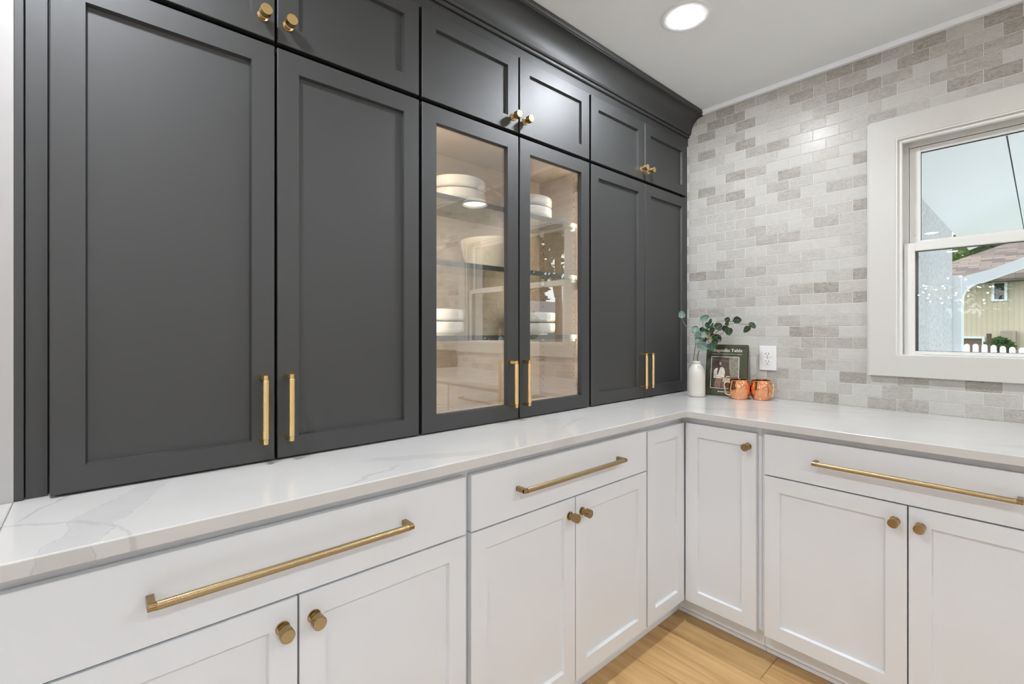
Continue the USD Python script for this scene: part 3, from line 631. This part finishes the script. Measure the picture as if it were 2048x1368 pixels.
def leaf(c, w, h, ang, seed):
    """Round cupped leaf facing the room with a slight random turn; w x h metres, ang = direction of its tip."""
    r_ = random.Random(seed); nu, nv = 9, 11; v, f, vein = [], [], []
    for i in range(nu):
        s = i / (nu - 1)
        half = .5 * w * max(math.sin(math.pi * min(1, s ** .82)) ** .62, 0) if 0 < i < nu - 1 else 0.0004
        for j in range(nv):
            q = j / (nv - 1) * 2 - 1
            x, y = (s - .5) * h, q * half
            z = .10 * w * q * q + .10 * h * (s - .4) ** 2 * 2 + .0008 * math.sin(9 * q + 5 * s)
            v.append((x, y, z)); side = abs(math.sin((s * 7 - abs(q) * 2.2) * math.pi)) 
            vein.append(max(1 - abs(q) * 9, 0, .55 - side * 3) * .8)
    for i in range(nu - 1):
        for j in range(nv - 1):
            a = i * nv + j; f += [(a, a + nv, a + nv + 1), (a, a + nv + 1, a + 1)]
    v = np.array(v)
    back = v.copy(); back[:, 2] -= .0006; n0 = len(v)
    f += [(c_ + n0, b + n0, a + n0) for a, b, c_ in f]
    v = np.vstack([v, back]); vein = vein + vein
    t1, t2 = r_.uniform(-28, 28), r_.uniform(-32, 32)
    M = rot([0, 0, 1], ang) @ rot([1, 0, 0], t1) @ rot([0, 1, 0], t2)
    v = v @ M[:3, :3].T
    return np.asarray(c) + v[:, :1] * RT + v[:, 1:2] * np.array([0, 0, 1.]) - v[:, 2:3] * FW, np.array(f), np.array(vein)
eb = thing('eucalyptus_branch', 'green eucalyptus sprigs with round leaves standing in the white bottle vase', 'plant', (BX, BY, CT + .02))
PALE = plain('pale_stem', (.30, .34, .27), .6)
STEM = bumped('woody_stem', (.15, .125, .09), .7, 200, .4, .001)
for k, s in enumerate(STEMS):
    if k < 2: s = [(BX + (.006 if k else -.006), BY, CT + .02), (BX + (.004 if k else -.004), BY + (-.003 if k else .003), CT + .12)] + list(s)
    if k == 0: part(eb, 'stem', tube(smooth_path(s[-4:], 5), np.linspace(.0013, .0010, 16), 8), PALE, True); s = s[:-3]
    p = smooth_path(s, 5); part(eb, 'stem', tube(p, np.linspace(.0034 if k < 2 else .0017, .0013 if k == 0 else .0010, len(p)), 8), STEM, True)
px = 1 / 6.217 * 2.436 / FPX * 1.02
allpts = np.vstack([smooth_path(s, 8) for s in STEMS])
petioles = []
for k, (x, y, z, w, h, a, tone) in enumerate(LEAVES):
    W0, H0 = min(w, h) * px * 1.75, max(w, h) * px * 1.55
    v, f, vein = leaf((x, y, z), W0, H0, a, 100 + k)
    lp = part(eb, 'leaf', tm(v, f), LM[tone], True)
    UsdGeom.PrimvarsAPI(stage.GetPrimAtPath(lp)).CreatePrimvar('vein', Sdf.ValueTypeNames.FloatArray, 'vertex').Set(Vt.FloatArray.FromNumpy(vein.astype(np.float32)))
    base = v[5]; q = allpts[np.argmin(np.linalg.norm(allpts - base, axis=1))]
    if np.linalg.norm(q - base) < .05: petioles.append(tube([q, (q + base) / 2 + np.array([0, 0, .002]), base], [.0009, .0007, .0006], 6))
part(eb, 'leaf_stalk', petioles, STEM, True)

# cookbook leaning on the tiles
def lettering(text, height, depth=.00025, serif=True):
    if not serif: return meshkit.text_mesh(text, height, depth)
    from PIL import Image, ImageDraw, ImageFont
    from shapely import affinity, box as sbox, union_all
    try:
        font = ImageFont.truetype(glob.glob('/opt/blender-*/*/datafiles/fonts/NotoSansMath-Regular.woff2')[0], 150)
    except Exception:
        return meshkit.text_mesh(text, height, depth, True)
    t = ''.join(chr(0x1D400 + ord(c) - 65) if 'A' <= c <= 'Z' else chr(0x1D41A + ord(c) - 97) if 'a' <= c <= 'z' else c for c in text)
    x0, y0, x1, y1 = font.getbbox(t, anchor='ls'); im = Image.new('L', (x1 - x0 + 8, y1 - y0 + 8))
    ImageDraw.Draw(im).text((4 - x0, 4 - y0), t, 255, font, anchor='ls')
    on = np.pad(np.asarray(im) > 127, ((0, 0), (1, 1))).astype(np.int8)
    rows, st = np.nonzero(np.diff(on, axis=1) == 1); en = np.nonzero(np.diff(on, axis=1) == -1)[1]
    shp = union_all(sbox(st, -rows - 1, en, -rows)).buffer(.6).buffer(-.6).simplify(.7); sc = height / 105.
    shp = affinity.affine_transform(shp, [sc, 0, 0, sc, -4 * sc, (4 - y0) * sc])
    return trimesh.util.concatenate([trimesh.creation.extrude_polygon(g, depth, engine='earcut') for g in getattr(shp, 'geoms', [shp])])
BW, BH, BT = .200, .270, .026
ang, lean = math.radians(13), math.radians(11.0)
o = np.array([2.4150, 1.1870, CT + .0008])
eu = np.array([math.sin(ang), -math.cos(ang), 0]); nh = np.array([math.cos(ang), math.sin(ang), 0])
ev = np.array([0, 0, 1.]) * math.cos(lean) + nh * math.sin(lean); en_ = np.cross(eu, ev); en_ = en_ if en_ @ nh < 0 else -en_
def B(m):                                                     # book frame: u across, v up the cover, w out of the cover
    P = np.asarray(m.vertices); return tm(o + P[:, :1] * eu + P[:, 1:2] * ev + P[:, 2:3] * en_, m.faces)
OLIVE, PAPER = plain('olive_book_cloth', (.042, .046, .014), .5), plain('book_paper', (.80, .77, .70), .8)
bk = thing('cookbook', 'dark green cookbook with white title and a cover photograph, leaning on the tiles', 'book', tuple(o))
part(bk, 'cover', B(trimesh.util.concatenate([box(0, BW, 0, BH, -.0025, 0, .0006), box(0, BW, 0, BH, -BT, -BT + .0025, .0006), box(0, .003, 0, BH, -BT, 0, .0006)])), OLIVE)
part(bk, 'pages', B(box(.003, BW - .004, .004, BH - .004, -BT + .0026, -.0026)), PAPER)
LET = plain('white_print', (.80, .79, .74), .5)
def centre(m, cx, y): b = m.bounds; return move(m, cx - (b[0][0] + b[1][0]) / 2, y, .0001)
ti = lettering('Magnolia Table', .0165); ti.apply_scale((.150 / (ti.bounds[1][0] - ti.bounds[0][0]), 1, 1))
part(bk, 'title', B(centre(ti, BW / 2, .2315)), LET)
st_ = lettering('A COLLECTION OF RECIPES FOR GATHERING  \u2022  VOLUME 2', .0036, serif=False); st_.apply_scale((.150 / (st_.bounds[1][0] - st_.bounds[0][0]), 1, 1))
part(bk, 'subtitle', B(centre(st_, BW / 2, .2180)), LET)
au = lettering('Joanna Gaines', .0082); part(bk, 'author_line', B(centre(au, BW / 2, .0190)), LET)
ph = part(bk, 'cover_picture', B(box(.026, .162, .038, .206, .0001, .0003)), LET)
def flat(name, pts, col, lay):
    e = trimesh.creation.extrude_polygon(Polygon(pts).buffer(0), .00012, engine='earcut')
    part(ph, name, B(move(e, 0, 0, .0003 + .00013 * lay)), bumped('print_' + name, col, .4, 260, 0.0) if False else mottled('print_' + name, col))
def mottled(name, col):
    if UsdShade.Material.Get(stage, f'{W}/Looks/{name}'): return UsdShade.Material.Get(stage, f'{W}/Looks/{name}')
    return mat(name, {'t': ('texture_coordinate', {}), 'n': ('noise_texture', dict(scale=190, detail=4)), 'r': ('rgb_ramp', dict(ramp=[(.35, tuple(c * .6 for c in col)), (.65, tuple(min(1, c * 1.35) for c in col))])),
        'p': ('principled_bsdf', dict(roughness=.4))}, [('t.object', 'n.vector'), ('n.fac', 'r.fac'), ('r.color', 'p.base_color')])
flat('picture_wall', [(.0285, .0405), (.1595, .0405), (.1595, .2035), (.0285, .2035)], (.055, .036, .022), 0)
flat('picture_stones', [(.112, .2035), (.1595, .2035), (.1595, .100), (.122, .098), (.116, .14)], (.22, .20, .14), 1)
flat('picture_beam', [(.0285, .188), (.108, .180), (.110, .186), (.0285, .195)], (.11, .075, .045), 1)
flat('picture_shadow', [(.0285, .0405), (.060, .0405), (.055, .105), (.0285, .12)], (.028, .020, .016), 1)
flat('picture_skirt', [(.044, .044), (.076, .044), (.079, .088), (.050, .088)], (.20, .11, .065), 2)
flat('picture_blouse', [(.040, .092), (.066, .090), (.092, .096), (.096, .118), (.092, .142), (.082, .150), (.066, .146), (.050, .143), (.041, .130)], (.62, .56, .48), 3)
flat('picture_hair', [(.058, .172), (.063, .183), (.073, .185), (.078, .178), (.076, .160), (.070, .140), (.062, .112), (.056, .114), (.060, .142)], (.040, .022, .014), 4)
flat('picture_face', [(.067, .176), (.073, .178), (.0775, .172), (.077, .163), (.072, .158), (.067, .163)], (.42, .25, .17), 5)
flat('picture_arm', [(.070, .092), (.094, .098), (.104, .098), (.103, .093), (.090, .088), (.072, .087)], (.36, .20, .13), 5)
flat('picture_table', [(.084, .072), (.1595, .078), (.1595, .094), (.100, .092), (.086, .088)], (.48, .42, .35), 5)
flat('picture_table_leg', [(.084, .044), (.092, .044), (.086, .074), (.078, .074)], (.18, .10, .06), 4)
flat('picture_pie', [(.099, .098), (.122, .097), (.118, .104), (.104, .105)], (.55, .40, .12), 6)

# copper mugs
def mug(label, x, y, turn):
    t = thing('copper_mug', label, 'mug', (x, y, CT + .0003))
    o_ = [(0, .0015), (.030, .0015), (.032, 0), (.035, .0005), (.0395, .008), (.0450, .020), (.0486, .034), (.0500, .046), (.0492, .060), (.0465, .075), (.0432, .087), (.0420, .0925), (.0428, .0945), (.0420, .0960), (.0405, .0945),
          (.0412, .087), (.0445, .075), (.0472, .060), (.0480, .046), (.0466, .034), (.043, .020), (.037, .009), (0, .006)]
    part(t, 'cup', move(lathe(o_, 64), x, y, CT + .0003), COPPER, 40)
    hp = smooth_path([(.0425, 0, .080), (.055, 0, .0835), (.068, 0, .078), (.0705, 0, .066), (.066, 0, .050), (.0655, 0, .036), (.061, 0, .024), (.050, 0, .0195), (.0415, 0, .0155)], 6)
    h = tube(hp, np.linspace(.0042, .0036, len(hp)), 12)
    h = xf(h, rot([0, 0, 1], turn)); part(t, 'handle', move(h, x, y, CT + .0003), MUGBRASS, True)
mug('copper mug in front of the cookbook, its handle turned towards the vase', 2.402, 1.003, 128)
mug('copper mug beside it towards the window, its handle turned to the room', 2.452, .918, -112)
# outlet
OW = plain('white_plastic', (.82, .82, .81), .3)
t = thing('wall_outlet', 'white duplex power outlet on the marble tiles beside the cookbook', 'outlet', (XT, .919, 1.1145))
part(t, 'cover_plate', box(2.5335, XT - .0002, .8785, .9590, 1.0525, 1.1765, .0025), OW)
for zz in (1.1335, 1.0955):
    f0 = trimesh.creation.extrude_polygon(Polygon([(math.cos(a) * .0165, max(-.0128, min(.0128, math.sin(a) * .0165))) for a in np.linspace(0, 2 * math.pi, 48, endpoint=False)]), .0022, engine='earcut')
    P = f0.vertices; so = part(t, 'socket', tm(np.c_[2.5314 + P[:, 2], .919 + P[:, 0], zz + P[:, 1]], f0.faces[:, ::-1]), OW)
    part(so, 'slot', [box(2.5311, 2.5316, .919 + s - .0011, .919 + s + .0011, zz - .001, zz + .0085) for s in (-.0062, .0062)] + [box(2.5311, 2.5316, .9168, .9212, zz - .0095, zz - .0055)], GAPB)
part(t, 'screw', move(xf(lathe([(0, 0), (.003, 0), (.0026, .001), (0, .0013)], 16), rot([0, 1, 0], -90)), 2.5336, .919, 1.1145), CHROME)

# ------------------------------------------------------------------ outdoors
def speckle(name, a, b, scale, rough=.9, bump=0., dist=.01):
    n = {'g': ('geometry', {}), 'n': ('noise_texture', dict(scale=scale, detail=5, roughness=.65)), 'r': ('rgb_ramp', dict(ramp=[(.35, a), (.65, b)])), 'p': ('principled_bsdf', dict(roughness=rough))}
    l = [('g.position', 'n.vector'), ('n.fac', 'r.fac'), ('r.color', 'p.base_color')]
    if bump: n['b'] = ('bump', dict(strength=bump, distance=dist)); l += [('n.fac', 'b.height'), ('b.normal', 'p.normal')]
    return mat(name, n, l)
STUCCO = speckle('white_stucco', (.66, .665, .68), (.95, .95, .95), 42, .9, 1., .03)
EXTW = plain('exterior_white', (.80, .82, .84), .5)
GRASS = speckle('lawn_grass', (.05, .10, .025), (.10, .17, .045), 8)
SIDING = mat('beige_siding', {'g': ('geometry', {}), 'm': ('mapping', dict(scale=(0, 1, 0))), 'w': ('wave_texture', dict(wave_type='bands', bands_direction='y', scale=4.)), 'r': ('rgb_ramp', dict(ramp=[(0, (.50, .42, .32)), (.1, (.58, .485, .365)), (1, (.60, .505, .38))])),
    'p': ('principled_bsdf', dict(roughness=.8))}, [('g.position', 'w.vector'), ('w.fac', 'r.fac'), ('r.color', 'p.base_color')])
def shingles(name, ramp):
    return mat(name, {'g': ('geometry', {}), 'm': ('mapping', dict(rotation=(0, 0, 1.5708), scale=(1, 1, 1))), 'b': ('brick_texture', dict(color1=(0, 0, 0), color2=(1, 1, 1), mortar=(.2, .2, .2), scale=1., mortar_size=.01, brick_width=.36, row_height=.13)),
        'r': ('rgb_ramp', dict(ramp=ramp)), 'p': ('principled_bsdf', dict(roughness=.9))}, [('g.position', 'm.vector'), ('m.vector', 'b.vector'), ('b.color', 'r.fac'), ('r.color', 'p.base_color')])
SHING = shingles('tan_shingles', [(0, (.12, .085, .075)), (.5, (.19, .145, .125)), (1, (.27, .205, .165))])
SHINGG = shingles('grey_shingles', [(0, (.16, .18, .21)), (1, (.28, .30, .34))])
solo('lawn', box(2.9, 45, -40, 40, -.30, -.12), GRASS, kind='structure')
solo('back_lawn', box(-40, -6.2, -30, 30, -.30, -.12), GRASS, kind='structure')
solo('patio', box(2.722, 8.2, -7, .4725, -.14, -.119), plain('pale_concrete', (.68, .69, .70), .8), kind='structure')
solo('stucco_wall', box(2.721, 5.06, .4725, .72, -.118, 3.3), STUCCO, 'white stucco house wall seen through the left of the window', 'wall', kind='structure')
pp = thing('porch_post', 'white porch post with curved brace at the end of the stucco wall', 'post', (5.12, .45, -.118))
part(pp, 'post', box(5.065, 5.20, .4175, .49, -.118, 1.687, .004), EXTW)
arc = [(.4175, 1.487)] + [(.4175 - .112 * (1 - math.cos(q)), 1.487 + .137 * math.sin(q)) for q in np.linspace(.1, math.pi / 2, 9)]
arc += [(-1.125, 1.624 + 1.43 * .43), (-1.125, 1.693 + 1.43 * .43), (.25, 1.722), (.375, 1.687), (.49, 1.649), (.49, 1.487)]
e = trimesh.creation.extrude_polygon(Polygon(arc).buffer(0), .11, engine='earcut'); P = e.vertices
part(pp, 'post', box(5.065, 5.20, -1.125, -1.03, -.118, 2.24, .004), EXTW)
part(pp, 'gable_beam', tm(np.c_[5.075 + P[:, 2], P[:, 0], P[:, 1]], e.faces), EXTW)
so = thing('porch_ceiling', 'pale sloping porch ceiling seen through the upper sash', 'ceiling', (3.9, -.9, 2.2), kind='structure')
SOFM = plain('porch_ceiling_white', (.88, .89, .89), .5)
def slope(y0, z0, y1, z1, th, x0, x1):
    e = trimesh.creation.extrude_polygon(Polygon([(y0, z0), (y1, z1), (y1, z1 + th), (y0, z0 + th)]), x1 - x0, engine='earcut'); P = e.vertices
    return tm(np.c_[x0 + P[:, 2], P[:, 0], P[:, 1]], e.faces)
zc_ = lambda y: 2.032 + .43 * (.4725 - y)
for y0, y1 in ((.4725, .117), (.111, -.50), (-.506, -1.125)): part(so, 'board', slope(y0, zc_(y0), y1, zc_(y1), .03, 2.725, 6.35), SOFM)
part(so, 'roof_deck', slope(.4725, zc_(.4725) + .031, -1.125, zc_(-1.125) + .031, .05, 2.725, 6.37), plain('dark_strip', (.06, .07, .08), .6))
# picket fence
pf = thing('picket_fence', 'white picket fence with rounded tops at the bottom of the window view', 'fence', (9., -.2, -.12))
pk = [(-.029, -.044), (.029, -.044), (.029, 1.095)] + [(.029 * math.cos(q), 1.095 + .032 * math.sin(q)) for q in np.linspace(0.2, math.pi - .2, 7)] + [(-.029, 1.095)]
pm = trimesh.creation.extrude_polygon(Polygon(pk), .02, engine='earcut'); P = pm.vertices
for k in range(60):
    y = .78 - .0862 * k; part(pf, 'picket', tm(np.c_[9.0 + P[:, 2], y + P[:, 0], P[:, 1] - .119 + .045 + .02 * math.sin(k * .55 + .6)], pm.faces), EXTW)
part(pf, 'rail', [box(9.021, 9.05, -4.4, .82, .20, .27), box(9.021, 9.05, -4.4, .82, .70, .77)], EXTW)
# neighbour's house
nh_ = thing('neighbor_house', 'beige house with brown shingled hip roof across the yard', 'house', (16, -2, -.12))
HX, EZ = 14.2, 2.40
part(nh_, 'wall', box(HX, HX + 8, -9, 1.6, -.119, EZ), SIDING)
rv = [(HX - .5, -9.6, EZ), (HX - .5, 2.2, EZ), (HX + 8.5, 2.2, EZ), (HX + 8.5, -9.6, EZ), (HX + 4, -5.2, EZ + 1.9), (HX + 4, -1.4, EZ + 1.9), (HX - .5, -9.6, EZ - .10), (HX - .5, 2.2, EZ - .10), (HX + 8.5, 2.2, EZ - .10), (HX + 8.5, -9.6, EZ - .10)]
part(nh_, 'roof', tm(rv, [(0, 4, 5), (0, 5, 1), (1, 5, 2), (2, 5, 4), (2, 4, 3), (3, 4, 0), (6, 0, 1), (6, 1, 7), (7, 1, 2), (7, 2, 8), (8, 2, 3), (8, 3, 9), (9, 3, 0), (9, 0, 6)]), SHING)
part(nh_, 'eave', box(HX - .49, HX, -9.5, 2.1, EZ - .14, EZ - .10), plain('eave_brown', (.10, .075, .055), .7))
part(nh_, 'roof_vent', box(HX + 1.7, HX + 2.0, .12, .45, EZ + .55, EZ + .86, .03), plain('vent_grey', (.35, .36, .37), .6))
HWT = plain('house_window_trim', (.72, .74, .74), .5)
DGL = plain('dark_house_glass', (.02, .022, .02), .1)
def house_window(y0, y1, z0, z1, gm=DGL):
    w = part(nh_, 'window', frame(HX - .05, HX + .02, y0, y1, z0, z1, .045, .045, .045, .045, .005), HWT); part(w, 'pane', box(HX - .012, HX + .01, y0 + .04, y1 - .04, z0 + .04, z1 - .04), gm); return w
house_window(0.484, 0.717, 1.867, 2.291)
house_window(0.814, 1.222, .20, 1.123, plain('garage_brown', (.16, .10, .07), .6))
part(nh_, 'utility_box', box(HX - .42, HX - .02, 0.349, 0.570, -.119, 1.25, .01), plain('tan_box', (.33, .28, .21), .7))
fp = thing('gate_post', 'weathered brown timber post beside the small bush', 'post', (12, 0, -.12))
part(fp, 'post', box(11.95, 12.07, 0.606, 0.669, -.119, 1.20, .01), plain('weathered_timber', (.10, .075, .055), .9)); part(fp, 'brace', box(11.95, 12.03, 0.562, 0.594, -.119, 1.02, .01), plain('weathered_brace', (.12, .09, .065), .9))

def leaf_mat2(name, a, b):
    return mat(name, {'g': ('geometry', {}), 'r': ('rgb_ramp', dict(ramp=[(0, a), (1, b)])), 'p': ('principled_bsdf', dict(roughness=.6)), 'tr': ('translucent_bsdf', {}), 'm': ('mix_closure', dict(fac=.4))},
        [('g.random_per_island', 'r.fac'), ('r.color', 'p.base_color'), ('r.color', 'tr.color'), ('p.BSDF', 'm.closure1'), ('tr.BSDF', 'm.closure2')], 'm.closure')
FOL = [leaf_mat2('tree_leaves_dark', (.02, .06, .015), (.07, .15, .04)), leaf_mat2('tree_leaves_mid', (.06, .12, .03), (.16, .26, .07)), leaf_mat2('tree_leaves_light', (.12, .20, .05), (.28, .38, .12))]
def foliage(blobs, n, size, seed):
    r_ = np.random.default_rng(seed); B_ = np.array(blobs, float); k = r_.integers(0, len(B_), n)
    d = r_.normal(size=(n, 3)); d /= np.linalg.norm(d, axis=1, keepdims=True); c = B_[k, :3] + d * (B_[k, 3] * r_.uniform(.45, 1, n) ** .6)[:, None]
    a = r_.normal(size=(n, 3)); a /= np.linalg.norm(a, axis=1, keepdims=True); b = np.cross(a, r_.normal(size=(n, 3))); b /= np.linalg.norm(b, axis=1, keepdims=True)
    s = size * r_.uniform(.6, 1.2, n)[:, None]
    v = np.stack([c - a * s, c + b * s * .45, c + a * s, c - b * s * .45], 1).reshape(-1, 3); i = np.arange(n)[:, None] * 4
    return tm(v, np.vstack([i + [0, 1, 2], i + [0, 2, 3]]))
BARK = speckle('tree_bark', (.05, .038, .028), (.10, .08, .06), 12, .95, .5)
def tree(label, x, y, h, r, n, tone, seed, trunk=.16, size=.16, low=.35, cat='tree', group=None):
    t = thing('tree', label, cat, (x, y, -.12), group); r_ = np.random.default_rng(seed)
    blobs = [(x + r_.uniform(-.7, .7) * r, y + r_.uniform(-.7, .7) * r, h * (low + (1 - low) * r_.uniform(.05, .95)), r * r_.uniform(.3, .5)) for _ in range(16)]
    part(t, 'trunk', tube(smooth_path([(x, y, -.119), (x + .05, y + .03, h * .3), (x - .05, y, h * .6), (x, y, h * .9)], 4), np.linspace(trunk, trunk * .4, 13), 10), BARK, True)
    part(t, 'branch', [tube([(x, y, h * (.25 + .4 * i / 8)), b[:3]], [.05, .015], 6) for i, b in enumerate(blobs[:9])], BARK)
    part(t, 'foliage', foliage(blobs, n, size, seed + 1), FOL[tone], kind='stuff')
tree('leafy tree rising behind the roof ridge, seen through the lower sash', 27.5, 1.4, 6.6, 2.6, 3200, 2, 21, .2, .22)
tree('darker tree behind the right end of the roof', 27., -5.6, 6.9, 2.5, 5000, 0, 22, .2, .22)
tree('light green tree further right behind the house', 30., -13.5, 8.0, 3.2, 5000, 2, 23, .22, .24)
tree('tall dark trunked tree by the side yard, mirrored in the glazed cabinet', 9.0, -5.73, 8.5, 2.6, 7000, 0, 24, .11, .13, .22)
tree('mid green tree of the side yard, mirrored in the glazed cabinet', 11.2, -11.0, 8., 2.3, 7000, 1, 25, .16, .16, .12)
tree('broad dark tree at the far end of the side yard', 16.5, -17.5, 10., 3.8, 8000, 0, 26, .25, .24, .1)
tree('garden tree outside the back window', -13.5, 2.0, 5., 2.6, 6000, 2, 27, .2, .16, .0)
def bush(name, label, blobs, n, size, tone, seed):
    t = thing(name, label, 'shrub', (blobs[0][0], blobs[0][1], -.12)); part(t, 'foliage', foliage(blobs, n, size, seed), FOL[tone], kind='stuff')
    part(t, 'stem', [tube([(b[0], b[1], -.119), (b[0], b[1], b[2])], [.03, .01], 6) for b in blobs], BARK)
bush('bush', 'small round green bush in front of the beige house', [(12.5, 0.444, 0.95, 0.12), (12.5, 0.522, 1.0, 0.13), (12.5, 0.6, 0.95, 0.12)], 900, .06, 1, 31)
bush('hedge', 'dark hedge along the side yard, mirrored in the glazed cabinet', [(5.6 + k * .55, -8.9 - k * .1, .45 + .2 * (k % 2), .7) for k in range(6)], 5000, .10, 1, 32)
bush('back_hedge', 'green hedge outside the back window', [(-9.5, -2 + k * .8, .8 + .25 * (k % 2), .85) for k in range(8)], 5000, .10, 2, 33)
gs = thing('garden_shed', 'grey roofed shed in the side yard, mirrored in the glazed cabinet', 'shed', (15.4, -12.5, -.12))
part(gs, 'wall', box(14., 16.9, -14., -11.3, -.119, 1.75), plain('shed_wall', (.42, .44, .46), .7))
part(gs, 'roof', tm([(13.8, -14.2, 1.7), (13.8, -11.1, 1.7), (17.1, -11.1, 1.7), (17.1, -14.2, 1.7), (13.8, -12.65, 2.6), (17.1, -12.65, 2.6)], [(0, 4, 1), (1, 4, 5), (1, 5, 2), (2, 5, 3), (3, 5, 4), (3, 4, 0), (0, 1, 2), (0, 2, 3)]), SHINGG)
